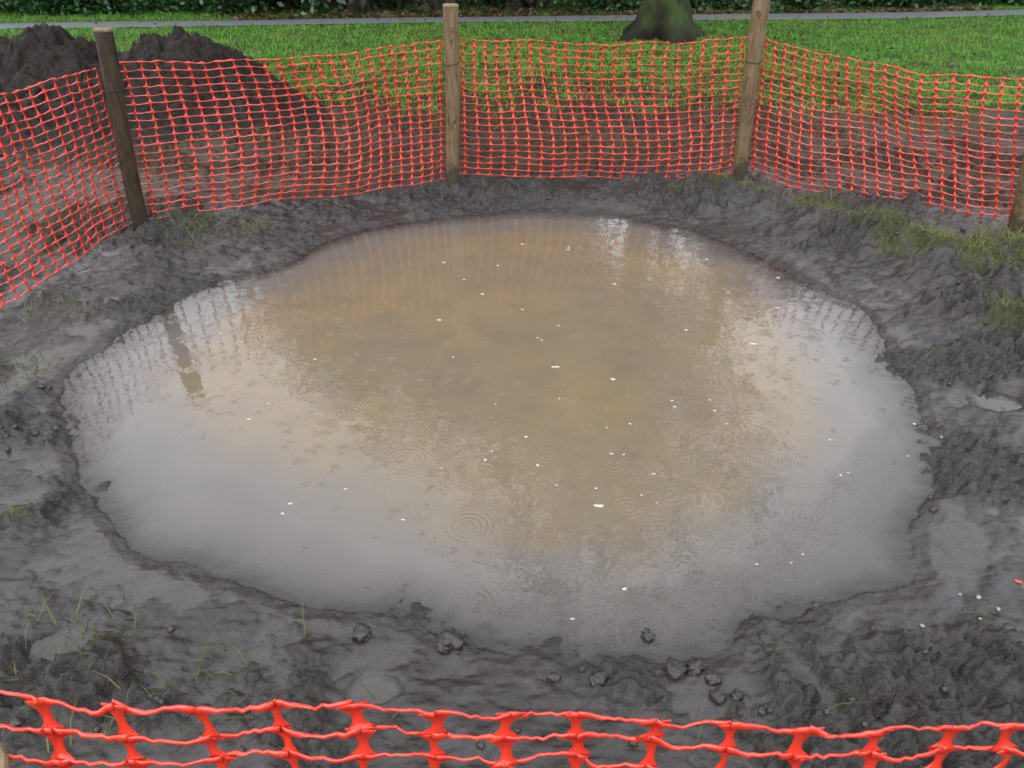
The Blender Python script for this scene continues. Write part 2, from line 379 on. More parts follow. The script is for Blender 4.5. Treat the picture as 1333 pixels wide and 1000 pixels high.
# lawn
N = 360000
ly = 7.2 + (18 - 7.2) * rng.random(N) ** 1.15; lx = (rng.random(N) - .5) * 2 * (ly * .86 + .8)
_, _, lg, _, _, _ = land(lx, ly)
keep = (rng.random(N) < lg ** 1.4) & ~on_path(lx, ly, .03)
keep &= ~((ly > np.interp(lx, pf[:, 0], pf[:, 1]) + .18) & (lx > -4.7 + .5 * np.sin(lx * 3)) & (lx < 2.0) & (rng.random(N) < .8))
lx, ly = lx[keep], ly[keep]
clump = .6 + .8 * sstep(-.3, .4, fbm(lx, ly, 2.2, 3, 301))
tag(blades('lawn_grass', lx, ly, (.035 + .05 * rng.random(len(lx))) * clump, .0085, LAWN, .8), 'short wet green grass of the park lawn beyond the netting', 'grass', kind='stuff')
# sparse trampled grass on the mud round the water and behind the netting
N = 330000
mx = -4.2 + 8.4 * rng.random(N); my = .6 + 8.4 * rng.random(N) ** 1.0
_, _, mg, _, msd, _ = land(mx, my)
keep = (rng.random(N) < np.where(mg > .12, mg * .45 + .35 * sstep(.6, .95, mg) * (mx > 1.5), 0.0018)) & (msd > .03)
mx, my = mx[keep], my[keep]
tag(blades('trampled_grass', mx, my, .03 + .10 * rng.random(len(mx)) ** 1.6, .0042, RANK, 1.25, .9), 'muddy trampled grass tufts sprouting from the churned bank', 'grass', kind='stuff')

# ------------------------------------------------------------------ leaf litter
def leaf_quads(P, size, flat=1.0, up=None):
    n = len(P); u = rng.normal(size=(n, 3)); u[:, 2] *= flat; u /= np.linalg.norm(u, axis=1)[:, None]
    v = rng.normal(size=(n, 3)); v[:, 2] *= flat; v -= (v * u).sum(1)[:, None] * u; v /= np.linalg.norm(v, axis=1)[:, None]
    s = (size * (.6 + .8 * rng.random(n)))[:, None]; nrm = np.cross(u, v)
    V = np.stack([P - u * s, P - v * s * .55 + nrm * s * .12, P + u * s, P + v * s * .55 + nrm * s * .12], 1).reshape(-1, 3)
    i = np.arange(n)[:, None] * 4
    return V, i + np.array([[0, 1, 2, 3]])
def leaf_mat(name, c1, c2, c3, rough=.35, trans=.25):
    m = Mat(name); co = m.coord()
    vo = m.n('TexWhiteNoise', noise_dimensions='1D'); m.l(m.attr('tone'), vo.inputs['W'])
    col = m.mix(vo.outputs['Value'], c1, c2); col = m.mix(m.map(m.noise(1.6, 3, .6, co), .42, .68), col, c3)
    m.set(Base_Color=col, Roughness=rough)
    t = m.n('BsdfTranslucent'); m.l(col, t.inputs[0]); mx = m.n('MixShader'); mx.inputs[0].default_value = trans
    m.l(m.p.outputs[0], mx.inputs[1]); m.l(t.outputs[0], mx.inputs[2]); m.l(mx.outputs[0], m.out.inputs[0]); return m.m
DEAD = leaf_mat("dead_leaf", (.060, .022, .011), (.090, .042, .020), (.030, .014, .008), .5)
N = 1100
fx = np.concatenate([1.1 + 2.6 * rng.normal(size=N), -8 + 16 * rng.random(350)]); fy = np.concatenate([9.8 + 2.3 * rng.normal(size=N), 8.2 + 9 * rng.random(350)])
k = (fy > 7.2) & (fy < 17.5); fx, fy = fx[k], fy[k]
P = np.stack([fx, fy, land_h(fx, fy) + .045 + .03 * rng.random(len(fx))], 1); V_, F_ = leaf_quads(P, .026, .3)
lo = mesh_obj('fallen_leaves', V_, F_, DEAD); fattr(lo, 'tone', np.repeat(rng.random(len(P)), 4))
tag(lo, 'reddish brown fallen leaves strewn over the lawn round the mossy tree', 'leaves', kind='stuff')
# litter along the far verge of the path
fx = -4.5 + 13 * rng.random(1500); yb = np.interp(fx, pf[:, 0], pf[:, 1]); fy = yb + .02 + 0.7 * rng.random(1500) ** 2
P = np.stack([fx, fy, .12 + .03 * rng.random(len(fx))], 1); V_, F_ = leaf_quads(P, .045, .3)
lo = mesh_obj('verge_leaves', V_, F_, DEAD); fattr(lo, 'tone', np.repeat(rng.random(len(P)), 4))
tag(lo, 'brown leaf litter along the far verge of the tarmac path', 'leaves', kind='stuff')

# ------------------------------------------------------------------ tubes
def tube(path, radii, seg=12, wob=0.0, cap=True, seed=0, flare=None):
    """swept tapered tube: returns V, F (list)"""
    path = np.asarray(path, float); n = len(path); T = np.gradient(path, axis=0); T /= np.linalg.norm(T, axis=1)[:, None]
    ref = np.array([1., 0, 0]) if abs(T[0][0]) < .8 else np.array([0, 1., 0]); V = []; ang = np.linspace(0, 2 * np.pi, seg, endpoint=False)
    r0 = np.random.default_rng(seed); ph = r0.random(4) * 6
    for i in range(n):
        b = np.cross(T[i], ref); b /= np.linalg.norm(b); a = np.cross(b, T[i])
        rr = radii[i] * (1 + wob * (.5 * np.sin(2 * ang + ph[0] + i * .13) + .4 * np.sin(3 * ang + ph[1] - i * .21) + .3 * np.sin(5 * ang + ph[2] + i * .5)))
        if flare is not None: rr = rr * flare(i / (n - 1), ang)
        V.append(path[i] + np.outer(rr * np.cos(ang), a) + np.outer(rr * np.sin(ang), b))
    V = np.concatenate(V); F = []
    for i in range(n - 1):
        for j in range(seg):
            F.append((i * seg + j, i * seg + (j + 1) % seg, (i + 1) * seg + (j + 1) % seg, (i + 1) * seg + j))
    if cap: F.append(tuple(range(seg))[::-1]); F.append(tuple((n - 1) * seg + j for j in range(seg)))
    return V, F
def join(parts):
    Vs, Fs, o = [], [], 0
    for V, F in parts:
        Vs.append(V); Fs += [tuple(i + o for i in f) for f in F]; o += len(V)
    return np.concatenate(Vs), Fs

# ------------------------------------------------------------------ posts
def wood_mat(name, ca, cb, dark):
    m = Mat(name); tc = m.coord(); mp = m.n('Mapping'); m.l(tc, mp.inputs[0]); mp.inputs['Scale'].default_value = (1, 1, .09)
    g = m.noise(55, 5, .65, mp.outputs[0], .6); kn = m.noise(13, 6, .7, tc, 1.0)
    col = m.mix(m.map(g, .3, .7), ca, cb); col = m.mix(m.map(kn, .52, .68), col, dark)
    sx = m.n('SeparateXYZ'); m.l(tc, sx.inputs[0]); spl = m.math('ADD', sx.outputs[2], m.math('MULTIPLY', m.math('SUBTRACT', m.noise(22, 5, .7, tc), .5), .55))
    col = m.mix(m.map(spl, .04, .16, .8, 0), col, (.022, .018, .014))
    m.set(Specular_IOR_Level=.3, Base_Color=col, Roughness=m.math('ADD', .45, m.math('MULTIPLY', g, .3)), Normal=m.bump(m.math('ADD', g, m.math('MULTIPLY', kn, .7)), .55, .005)); return m.m
WOOD = wood_mat("wet_wood", (.075, .050, .024), (.150, .104, .054), (.022, .015, .008))
WOODD = wood_mat("dark_wet_wood", (.010, .0075, .004), (.046, .030, .012), (.005, .004, .0025))
WIRE = Mat("rusty_wire").set(Base_Color=(.035, .028, .022), Roughness=.5, Metallic=.6).m
END = wood_mat("cut_end_wood", (.13, .095, .052), (.19, .14, .08), (.07, .048, .027))
def post(base_px, top_px, r_bot, r_top, mat, label, seed, gz=.09, ties=(), tipmat=None, dy=0.0, knots=()):
    b = gp(*base_px, gz); t = yp(*top_px, b[1] + dy)
    root = empty('wooden_post', b); tag(root, label, 'post', 'round wooden posts holding the netting')
    ax = t - b; L = np.linalg.norm(ax); n = 34; s = np.linspace(-.12 / L, 1, n); pth = np.outer(s, ax)
    rn = np.random.default_rng(seed)
    pth[:, 0] += .004 * np.sin(s * 5 + seed); rad = r_bot + (r_top - r_bot) * s
    for kpos, kh in knots: rad = rad + kh * np.exp(-((s - kpos) / .03) ** 2)
    V, F = tube(pth, rad, 20, .035, True, seed)
    mesh_obj('shaft', V, F[:-1], mat, root, True)
    top = ax; d = ax / L                                         # sawn end, slightly chamfered
    u = np.array([1., 0, 0]); u -= u @ d * d; u /= np.linalg.norm(u); v_ = np.cross(d, u); a = np.linspace(0, 2 * np.pi, 20, endpoint=False)
    rings = [np.array(pth[-1]) + d * hh + rr * (np.outer(np.cos(a), u) + np.outer(np.sin(a), v_)) for rr, hh in ((rad[-1] * 1.035, -.004), (rad[-1] * 1.0, .003), (rad[-1] * .93, .007), (.002, .008))]
    Vc = np.concatenate(rings); Fc = [(i * 20 + j, i * 20 + (j + 1) % 20, (i + 1) * 20 + (j + 1) % 20, (i + 1) * 20 + j) for i in range(3) for j in range(20)]
    mesh_obj('sawn_end', Vc, Fc, tipmat or END, root)
    for f, tilt in ties:
        c = ax * f; rr = rad[int(f * (n - 1))] + .004; ring = [c + rr * 1.03 * (math.cos(q) * u + math.sin(q) * v_) + d * tilt * math.cos(q) for q in np.linspace(0, 2 * np.pi, 25)]
        V, F = tube(ring, [.0022] * 25, 6); mesh_obj('wire_tie', V, F, WIRE, root, True)
    return b, t, root
G = .10
P1 = post((183,292), (133,39), .044, .047, WOODD, 'dark stained round post leaning left in front of the soil heap', 3, G, ties=((.72, .004),), tipmat=WOOD)
P2 = post((590,234), (587,7), .043, .048, WOOD, 'upright pale brown post with wire tie midway along the far netting', 5, G, ties=((.69, .010),), knots=((.52, .003), (.12, .002)))
P3 = post((962,226), (994,-16), .044, .053, WOOD, 'tall knobbly post leaning right in front of the mossy tree', 8, G, ties=((.63, -.002),), knots=((.53, .006), (.74, .005), (.88, .004)))
P4 = post((1325,298), (1379,70), .056, .056, WOOD, 'stout post cut by the right edge where the far netting ends', 13, G, ties=((.6, .003),))
P5 = post((-60,1480), (-64,1010), .04, .042, WOOD, 'near post whose top shows in the bottom left corner', 17, G)
P6 = None

# ------------------------------------------------------------------ netting
def net_mat():
    m = Mat("orange_net"); co = m.coord()
    col = m.mix(m.noise(7, 3, .6, co), (.58, .026, .014), (.66, .048, .016))
    m.set(Base_Color=col, Roughness=.2, IOR=1.55, Coat_Weight=.5, Coat_IOR=1.6, Coat_Roughness=.10)
    t = m.n('BsdfTranslucent'); m.l(m.mix(.0, (.9, .07, .05), col), t.inputs[0]); mx = m.n('MixShader'); mx.inputs[0].default_value = .3
    m.l(m.p.outputs[0], mx.inputs[1]); m.l(t.outputs[0], mx.inputs[2]); m.l(mx.outputs[0], m.out.inputs[0]); return m.m
NET = net_mat()
def net_panel(b0, b1, t0, t1, pitch_u=.080, rows=20, sag_t=.02, sag_b=.02, buckle=.02, seed=0, parent=None, origin=(0, 0, 0), shear=None, jit=.0015, wave=.0018, tw=1.3, scallop=.5, hk=.88, nk=.62, nv=.95, twist=0):
    rn = np.random.default_rng(seed)
    b0, b1, t0, t1 = map(np.asarray, (b0, b1, t0, t1)); Lh = np.linalg.norm(b1 - b0); nu = max(2, int(round(Lh / pitch_u)))
    Un = (b1 - b0) / Lh; Vn = (t0 + t1 - b0 - b1); Vn /= np.linalg.norm(Vn); Nn = np.cross(Un, Vn); Nn /= np.linalg.norm(Nn)
    u = np.linspace(0, 1, nu + 1)[:, None]; v = np.linspace(0, 1, rows + 1)[None, :]
    uj = np.clip(u + 0 * v, 0, 1)
    if shear is not None: uj = uj + shear(u, v) * np.sin(np.pi * u)
    uu = uj[..., None]; vv = (0 * u + v)[..., None]
    G_ = (b0 * (1 - uu) + b1 * uu) * (1 - vv) + (t0 * (1 - uu) + t1 * uu) * vv
    hump = 4 * uj * (1 - uj)
    G_[..., 2] -= hump * (sag_t * v + sag_b * (1 - v))
    ph = rn.random(6) * 6
    bk = (np.sin(uj * 9 + ph[0] + 2 * v) + .6 * np.sin(uj * 21 + ph[1] - 3 * v) + .8 * np.sin(v * 7 + ph[2] + 3 * uj)) * buckle * np.sqrt(np.clip(hump, 0, 1))
    G_ += bk[..., None] * Nn
    G_ += rn.normal(0, jit, G_.shape)
    G_[..., 2] += scallop * (.012 * np.sin(uj * 17 + ph[3]) + .008 * np.sin(uj * 31 + ph[4])) * (.3 + .7 * v) * np.sqrt(np.clip(hump, 0, 1))
    Vs = []; Fs = []; off = [0]; th = .0016
    def strip(C, Wv, hw):                                        # C centre line, Wv width direction, hw half width
        n = len(C); T = np.gradient(C, axis=0); Nr = np.cross(T, Wv); Nr /= np.linalg.norm(Nr, axis=1)[:, None]
        a = Wv * hw[:, None]; q = Nr * th / 2
        ringv = np.stack([C - a - q, C + a - q, C + a + q, C - a + q], 1).reshape(-1, 3)
        i = np.arange(n - 1)[:, None] * 4 + off[0]
        for k in range(4):
            k2 = (k + 1) % 4; Fs.append(np.concatenate([i + k, i + k2, i + 4 + k2, i + 4 + k], 1))
        e = off[0] + (n - 1) * 4; Fs.append(np.array([[off[0] + 3, off[0] + 2, off[0] + 1, off[0]], [e, e + 1, e + 2, e + 3]]))
        Vs.append(ringv); off[0] += len(ringv)
    tv = np.array([0, .12, .30, .5, .70, .88, 1.]); hv = np.array([.0118, .0088, .0048, .0038, .0048, .0088, .0118])
    tu = np.array([0, .10, .2, .30, .38, .46, .54, .62, .70, .8, .9, 1.]); hu = np.array([.0085, .0078, .0052, .0038, .0034, .0032, .0032, .0034, .0038, .0052, .0078, .0085])
    for i in range(nu + 1):
        for j in range(rows):
            A_, B_ = G_[i, j], G_[i, j + 1]; k = 1 + .25 * rn.normal()
            C = A_ + (B_ - A_) * tv[:, None] + Un * (np.sin(tv * np.pi) * rn.normal(0, .003))[:, None]
            Wv = np.tile(Un + Nn * rn.normal(0, .12), (len(tv), 1)); Wv /= np.linalg.norm(Wv, axis=1)[:, None]
            strip(C, Wv, hv * nv * np.clip(k, .8, 1.3))
    for j in range(rows + 1):
        for i in range(nu):
            A_, B_ = G_[i, j], G_[i + 1, j]; L = np.linalg.norm(B_ - A_)
            C = A_ + (B_ - A_) * tu[:, None]
            C[:, :] += Vn * (np.sin(tu * np.pi) * rn.normal(-.001, wave) + np.sin(tu * 2 * np.pi) * rn.normal(0, wave * .8))[:, None]
            C[:, :] += Nn * .0012 + Nn * (np.sin(tu * np.pi) * rn.normal(0, wave))[:, None]
            if twist: C += Vn * rn.normal(0, .0005, (len(tu), 1)) + Nn * rn.normal(0, .0009, (len(tu), 1))
            an = -(tw + rn.normal(0, .25)) * (sstep(.12, .40, tu) * sstep(.88, .60, tu) * (1 + .75 * np.sin(tu * 11 + rn.random() * 6)) if twist else sstep(-.02, .16, tu) * sstep(1.02, .84, tu))
            Wv = np.cos(an)[:, None] * Vn + np.sin(an)[:, None] * Nn
            strip(C, Wv, np.where(hu > .004, .0036 + (hu - .0036) * nk, hu) * hk * np.clip(1 + .15 * rn.normal(), .8, 1.3))
    V = np.concatenate(Vs) - np.asarray(origin); F = np.concatenate(Fs)
    o = mesh_obj('net_panel', V, F, NET, parent); return o

def post_at(P, py_hint, side, off=.0):
    return P
y1, y2, y3, y4 = P1[0][1], P2[0][1], P3[0][1], P4[0][1]
nb = empty('barrier_netting', (P2[0][0], P2[0][1], .1))
tag(nb, 'long run of orange plastic mesh strung on posts behind the puddle', 'netting', 'orange barrier netting round the puddle')
o_ = np.array(nb.location)
def pt(px, py, y): return yp(px, py, y)
# left bay comes forward past the left edge of the photo
L0b = gp(-150, 488, .10); L0t = np.array([L0b[0] - .03, L0b[1], 1.03])
e1 = .055
net_panel(L0b, pt(176,288,y1 + e1), L0t, pt(124,88,y1 + e1), rows=20, seed=1, parent=nb, origin=o_, sag_t=.03, sag_b=.0, buckle=.018)
net_panel(pt(182,287,y1 + e1), pt(588,231,y2 + e1), pt(140,82,y1 + e1), pt(586,51,y2 + e1), rows=20, seed=2, parent=nb, origin=o_, sag_t=.035, sag_b=.0, buckle=.03,
          shear=lambda u, v: .035 * np.sin(v * 3.0) + .02 * (1 - v))
net_panel(pt(589,224,y2 + e1), pt(962,223,y3 + e1), pt(587,49,y2 + e1), pt(985,48,y3 + e1), rows=20, seed=3, parent=nb, origin=o_, sag_t=.035, sag_b=.045, buckle=.03,
          shear=lambda u, v: .03 * np.sin(v * 4.0 + 1))
net_panel(pt(964,224,y3 + e1), pt(1332,292,y4 + e1), pt(988,47,y3 + e1), pt(1352,104,y4 + e1), rows=20, seed=4, parent=nb, origin=o_, sag_t=.05, sag_b=.02, buckle=.03,
          shear=lambda u, v: .04 * np.sin(v * 3.0 + 2))
# near run, just in front of the camera
yf = P5[1][1] + .03
fb = yp(-40, 900, yf); 
f0t = yp(-60, 911, yf); f1t = yp(1420, 944, yf + .02); H_ = f0t[2] - .12
nf = empty('barrier_netting', (0, yf, .1))
tag(nf, 'near strip of orange plastic mesh crossing the bottom foreground', 'netting', 'orange barrier netting round the puddle')
net_panel((f0t[0], yf, .10), (f1t[0], yf + .02, .10), f0t, f1t, pitch_u=.068, rows=26, scallop=.2, hk=.46, nk=1.35, nv=.95, twist=1, seed=9, parent=nf, origin=np.array(nf.location), sag_t=.010, sag_b=0, buckle=.006, jit=.0026, wave=.0036, tw=.85)

# ------------------------------------------------------------------ soil heap
S = Mat("dug_soil"); co = S.coord(); a1 = S.noise(22, 6, .68, co); a2 = S.noise(90, 4, .6, co)
S.set(Base_Color=S.mix(S.map(a1, .3, .7), (.0055, .0043, .0034), (.022, .0175, .014)), Roughness=S.math('ADD', .45, S.math('MULTIPLY', a1, .35)), IOR=1.33, Specular_IOR_Level=.3,
      Normal=S.bump(a2, .6, .008, S.bump(a1, .9, .035)))
hx = np.arange(-7.0, -1.3, .014); hy = np.arange(5.8, 9.2, .014); HX, HY = np.meshgrid(hx, hy); x_, y_ = HX.ravel(), HY.ravel()
def bumpz(cx, cy, rx, ry, h): return h * np.exp(-((np.abs(x_ - cx) / rx) ** 2.2 + (np.abs(y_ - cy) / ry) ** 2.2))
wxh = x_ + .08 * perlin(x_ * 5, y_ * 5, 201); wyh = y_ + .08 * perlin(x_ * 5, y_ * 5, 202)
hz = np.maximum.reduce([bumpz(-4.05, 7.3, .70, .8, .64), bumpz(-4.7, 7.35, .62, .75, .54), bumpz(-5.6, 7.3, .9, .9, .52), bumpz(-3.0, 7.25, .80, .8, .62), bumpz(-2.35, 7.0, .55, .7, .30), bumpz(-3.6, 6.9, 1.15, .8, .42), bumpz(-4.6, 6.6, .8, .6, .25)])
env = sstep(.02, .25, hz)
hz = hz + env * (.05 * (ridged(wxh, wyh, 2.4, 3, 210) - .55) + .06 * lumps(wxh, wyh, 4.2, 221, .6) + .09 * lumps(wxh, wyh, 8, 225, .6) + .06 * lumps(wxh, wyh, 15, 229, .6) + .035 * lumps(wxh, wyh, 29, 231, .6) + .03 * (ridged(wxh, wyh, 11, 3, 235) - .5)) - .05
heap = mesh_obj('soil_heap', np.stack([x_ + .03 * perlin(x_ * 9, y_ * 9, 240) * env, y_, hz + .09], -1), grid_faces(len(hx), len(hy)), S.m, smooth=True)
tag(heap, 'lumpy heap of dark dug soil behind the netting on the left', 'soil heap')

# ------------------------------------------------------------------ trees
BARK = Mat("mossy_bark"); co = BARK.coord(); mp = BARK.n('Mapping'); BARK.l(co, mp.inputs[0]); mp.inputs['Scale'].default_value = (1, 1, .22)
b1_ = BARK.noise(16, 6, .65, mp.outputs[0], .5); b2_ = BARK.noise(3.2, 4, .6, co)
bz = BARK.n('SeparateXYZ'); BARK.l(co, bz.inputs[0])
BARK.set(Base_Color=BARK.mix(BARK.math('MULTIPLY', BARK.map(b2_, .30, .64), BARK.map(BARK.math('ADD', bz.outputs[2], BARK.math('MULTIPLY', BARK.math('SUBTRACT', b2_, .5), .8)), .05, .55, .15, 1)), BARK.mix(b1_, (.004, .0032, .0022), (.013, .010, .007)), BARK.mix(b1_, (.010, .022, .003), (.036, .064, .009))), Roughness=.75, Specular_IOR_Level=.2,
         Normal=BARK.bump(b1_, .8, .03))
DBARK = Mat("dark_bark"); co = DBARK.coord(); mp = DBARK.n('Mapping'); DBARK.l(co, mp.inputs[0]); mp.inputs['Scale'].default_value = (1, 1, .2)
b1_ = DBARK.noise(14, 5, .65, mp.outputs[0], .5); DBARK.set(Base_Color=DBARK.mix(b1_, (.008, .006, .0045), (.03, .022, .015)), Roughness=.8, Normal=DBARK.bump(b1_, .8, .03))
L_AUT = leaf_mat("autumn_leaf", (.022, .028, .008), (.05, .038, .012), (.032, .02, .009))
L_YEW = leaf_mat("yew_leaf", (.004, .009, .003), (.012, .024, .007), (.004, .008, .003))
L_BUSH = leaf_mat("laurel_leaf", (.014, .062, .014), (.042, .125, .034), (.009, .034, .009))
L_IVY = leaf_mat("ivy_leaf", (.013, .050, .012), (.040, .095, .025), (.014, .036, .010))
def crown_pts(c, r, n, clumps=26, spread=.33, low=None):
    c = np.asarray(c, float); r = np.asarray(r, float)
    q = rng.normal(size=(clumps, 3)); q /= np.linalg.norm(q, axis=1)[:, None]; q *= (rng.random(clumps) ** .45)[:, None]
    k = rng.integers(0, clumps, n); sz = (.6 + .8 * rng.random(clumps))[k][:, None]
    P = c + (q[k] + rng.normal(size=(n, 3)) * spread * sz * .6) * r
    if low is not None: P[:, 2] = np.where(P[:, 2] < low, low + np.abs(P[:, 2] - low) * .5, P[:, 2])
    return P, c + q * r
def crown(name, P, size, mat, parent, origin, flat=.8):
    V, F = leaf_quads(P - np.asarray(origin), size, flat); o = mesh_obj(name, V, F, mat, parent); fattr(o, 'tone', np.repeat(rng.random(len(P)), 4)); return o
def tree(name, label, x, y, h, r, mat, leafmat, crown_c, crown_r, nleaf, leaf=.09, clumps=26, flare=.5, limbs=7, group=None, low=None, lean=(0, 0)):
    z = .08; root = empty(name, (x, y, z)); tag(root, label, 'tree', group)
    s = np.linspace(0, 1, 26); pth = np.stack([lean[0] * s + .08 * np.sin(s * 4 + x), lean[1] * s, -.15 + s * h * .85], 1); pth[:, 0] -= pth[0, 0]
    rad = r * (1 - .72 * s ** .9) * (1 + flare * np.exp(-(s * h) / .35))
    ph = rng.random(3) * 6
    fl = lambda t, a: 1 + np.exp(-t * h / .38) * (.42 * np.sin(5 * a + ph[0]) + .26 * np.sin(3 * a + ph[1]) + .12 * np.sin(8 * a + ph[2])) + .05 * np.sin(4 * a + ph[1] + t * 3)
    Pc, cl = crown_pts((x + lean[0], y + lean[1], crown_c), crown_r, nleaf, clumps, .36, low)
    parts = [tube(pth, rad, 28, .02, True, 1, fl)]
    for k in range(limbs):
        t0 = .35 + .5 * k / limbs; i = int(t0 * 25); end = cl[rng.integers(len(cl))] - np.array([x, y, z]); st = pth[i]
        mid = (st + end) / 2 + np.array([0, 0, .1 * h * rng.random() - .02 * h]); q = np.linspace(0, 1, 9)[:, None]
        cv = st * (1 - q) ** 2 + 2 * mid * q * (1 - q) + end * q ** 2
        parts.append(tube(cv, rad[i] * .62 * (1 - .85 * np.linspace(0, 1, 9)) + .006, 8, .04, True, k))
    V, F = join(parts); mesh_obj('trunk', V, F, mat, root, True)
    if nleaf: crown('crown', Pc, leaf, leafmat, root, (x, y, z))
    return root
tp = gp(866, 52, .1)
tree('mossy_tree', 'mossy tree trunk with flared roots on the lawn behind the netting', tp[0], tp[1] + .25, 11, .29, BARK.m, L_AUT, 7.4, (3.2, 2.6, 2.9), 9000, .075, 40, 1.45, 9)
GB = 'tall trees beyond the path'
tree('tall_tree', 'tall slim tree with thin brown crown rising from the dark wood', gp(742, 12)[0], 18.6, 13, .24, DBARK.m, L_AUT, 9, (2.6, 2.4, 3.6), 6000, .09, 26, .3, 7, GB)
tree('tall_tree', 'tall straight tree behind the mossy trunk beyond the path', gp(812, 8)[0], 19.2, 12.5, .20, DBARK.m, L_AUT, 9.4, (2.0, 2.4, 3.0), 4500, .09, 22, .3, 7, GB)
tree('tall_tree', 'tall tree standing by the board fence beyond the path', gp(938, 5)[0], 19.4, 12, .26, DBARK.m, L_AUT, 8.6, (2.6, 2.4, 3.2), 5500, .09, 24, .3, 7, GB)
GY = 'dark evergreens beyond the path'
for px, yy, hh, rx, lab in [(365,15.5,7.4,1.9,'dark evergreen next to the green bushes beyond the path'),(470,15.2,8.6,2.0,'second dark evergreen in the black shade beyond the path'),
     (575,15.4,9.6,2.1,'dark evergreen straight behind the upright pale post'),(668,15.6,8.0,1.4,'dark evergreen left of the mossy trunk beyond the path')]:
    xx = yp(px, 10, yy)[0]
    tree('dark_evergreen', lab, xx, yy, hh, .22, DBARK.m, L_YEW, hh * .53, (rx, 1.5, hh * .50), 11000, .10, 60, .3, 5, GY, low=.16)
# far wood that closes the view
N = 36000
wxp = -16 + 34 * rng.random(N); wyp = 19.5 + 2.5 * rng.random(N); top = 5.2 + 1.8 * fbm(wxp, wyp * 0, .35, 3, 401) + 2.6 * sstep(3, 7, wxp); wzp = top * rng.random(N)
wood = crown('far_wood', np.stack([wxp, wyp, wzp], 1), .17, L_YEW, None, (0, 0, 0)); tag(wood, 'dark mass of woodland far behind the path', 'woodland', kind='stuff')

def bush(label, px, yy, w_, h_, mat, n=3200, leaf=.05, name='leafy_bush', group='bushes along the far side of the path'):
    x = yp(px, 15, yy)[0]; root = empty(name, (x, yy, .09)); tag(root, label, 'bush', group)
    P, cl = crown_pts((x, yy, h_ * .48), (w_, .55, h_ * .55), n, 26, .42, .10)
    crown('foliage', P, leaf, mat, root, (x, yy, .09))
    parts = []
    for k in range(6):
        e = cl[k] - np.array([x, yy, .09]); q = np.linspace(0, 1, 6)[:, None]; parts.append(tube(q * e + np.array([0, 0, .1]) * np.sin(q * 3.1), np.linspace(.018, .006, 6), 6))
    V, F = join(parts); mesh_obj('stem', V, F, DBARK.m, root, True)
bush('bright green bush in the top left corner beyond the path', 15, 14.55, 1.1, 1.5, L_BUSH)
bush('green bush behind the dark peak of the soil heap', 75, 14.6, .9, 1.3, L_BUSH)
bush('green bush straight behind the dark leaning post', 150, 14.6, .9, 1.5, L_BUSH)
bush('deep green bush right of the dark leaning post', 225, 14.7, .9, 1.6, L_BUSH)
bush('dark green bush where the bushes meet the black shade', 300, 14.8, .9, 1.7, L_IVY)
bush('sparse sprig of pale green ivy hanging in the black shade', 425, 14.7, .3, .9, L_BUSH, 260, .05)
bush('ivy clump left of the mossy trunk beyond the path', 770, 15.1, .75, .9, L_IVY, 2400)
bush('small ivy clump tucked behind the mossy trunk', 822, 15.3, .5, .8, L_IVY, 1600)
bush('ivy clump just right of the mossy trunk by the boards', 920, 15.3, .55, .45, L_IVY, 1800)
bush('low ivy beneath the boards behind the tall knobbly post', 985, 15.2, .5, .30, L_IVY, 1400)
bush('ivy clump between the two bare stretches of board fence', 1035, 15.4, .45, .7, L_IVY, 1800)
bush('spreading ivy right of the board fence gap', 1140, 15.6, .8, .9, L_IVY, 3000)
bush('broad ivy clump above the right part of the path', 1225, 15.8, .9, 1.0, L_IVY, 3200)
bush('lush ivy in the top right corner beyond the path', 1320, 16.0, .9, 1.0, L_BUSH, 3200)

# ------------------------------------------------------------------ board fence
BOARD = wood_mat("weathered_board", (.14, .10, .055), (.22, .16, .10), (.08, .055, .032))
fr_ = empty('board_fence', (yp(1015, 5, 16.2)[0], 16.2, .09)); tag(fr_, 'pale brown close board fence half hidden by ivy beyond the path', 'fence')
x0, x1 = yp(905, 5, 16.2)[0], yp(1340, 5, 16.2)[0]
def box(x0, x1, y0, y1, z0, z1):
    V = np.array([(x, y, z) for z in (z0, z1) for y in (y0, y1) for x in (x0, x1)]); F = [(0, 2, 3, 1), (4, 5, 7, 6), (0, 1, 5, 4), (2, 6, 7, 3), (0, 4, 6, 2), (1, 3, 7, 5)]; return V, F
parts = []; xb = x0
while xb < x1:
    wdt = .13 + .01 * random.random(); parts.append(box(xb, xb + wdt, random.random() * .008, .022 + random.random() * .006, random.random() * .03, 1.75 + random.random() * .03)); xb += wdt + .006 + .006 * random.random()
off = np.array(fr_.location); V, F = join(parts); V = V + np.array([-off[0], 0, -.02]); mesh_obj('board_panel', V, F, BOARD, fr_)
for zz in (.35, 1.35):
    V, F = box(x0 - off[0], x1 - off[0], .032, .075, zz, zz + .09); mesh_obj('rail', V, F, BOARD, fr_)
for k in range(4):
    xx = x0 + (x1 - x0) * k / 3 - off[0]; V, F = box(xx - .05, xx + .05, .078, .175, -.1, 1.8); mesh_obj('fence_post', V, F, BOARD, fr_)

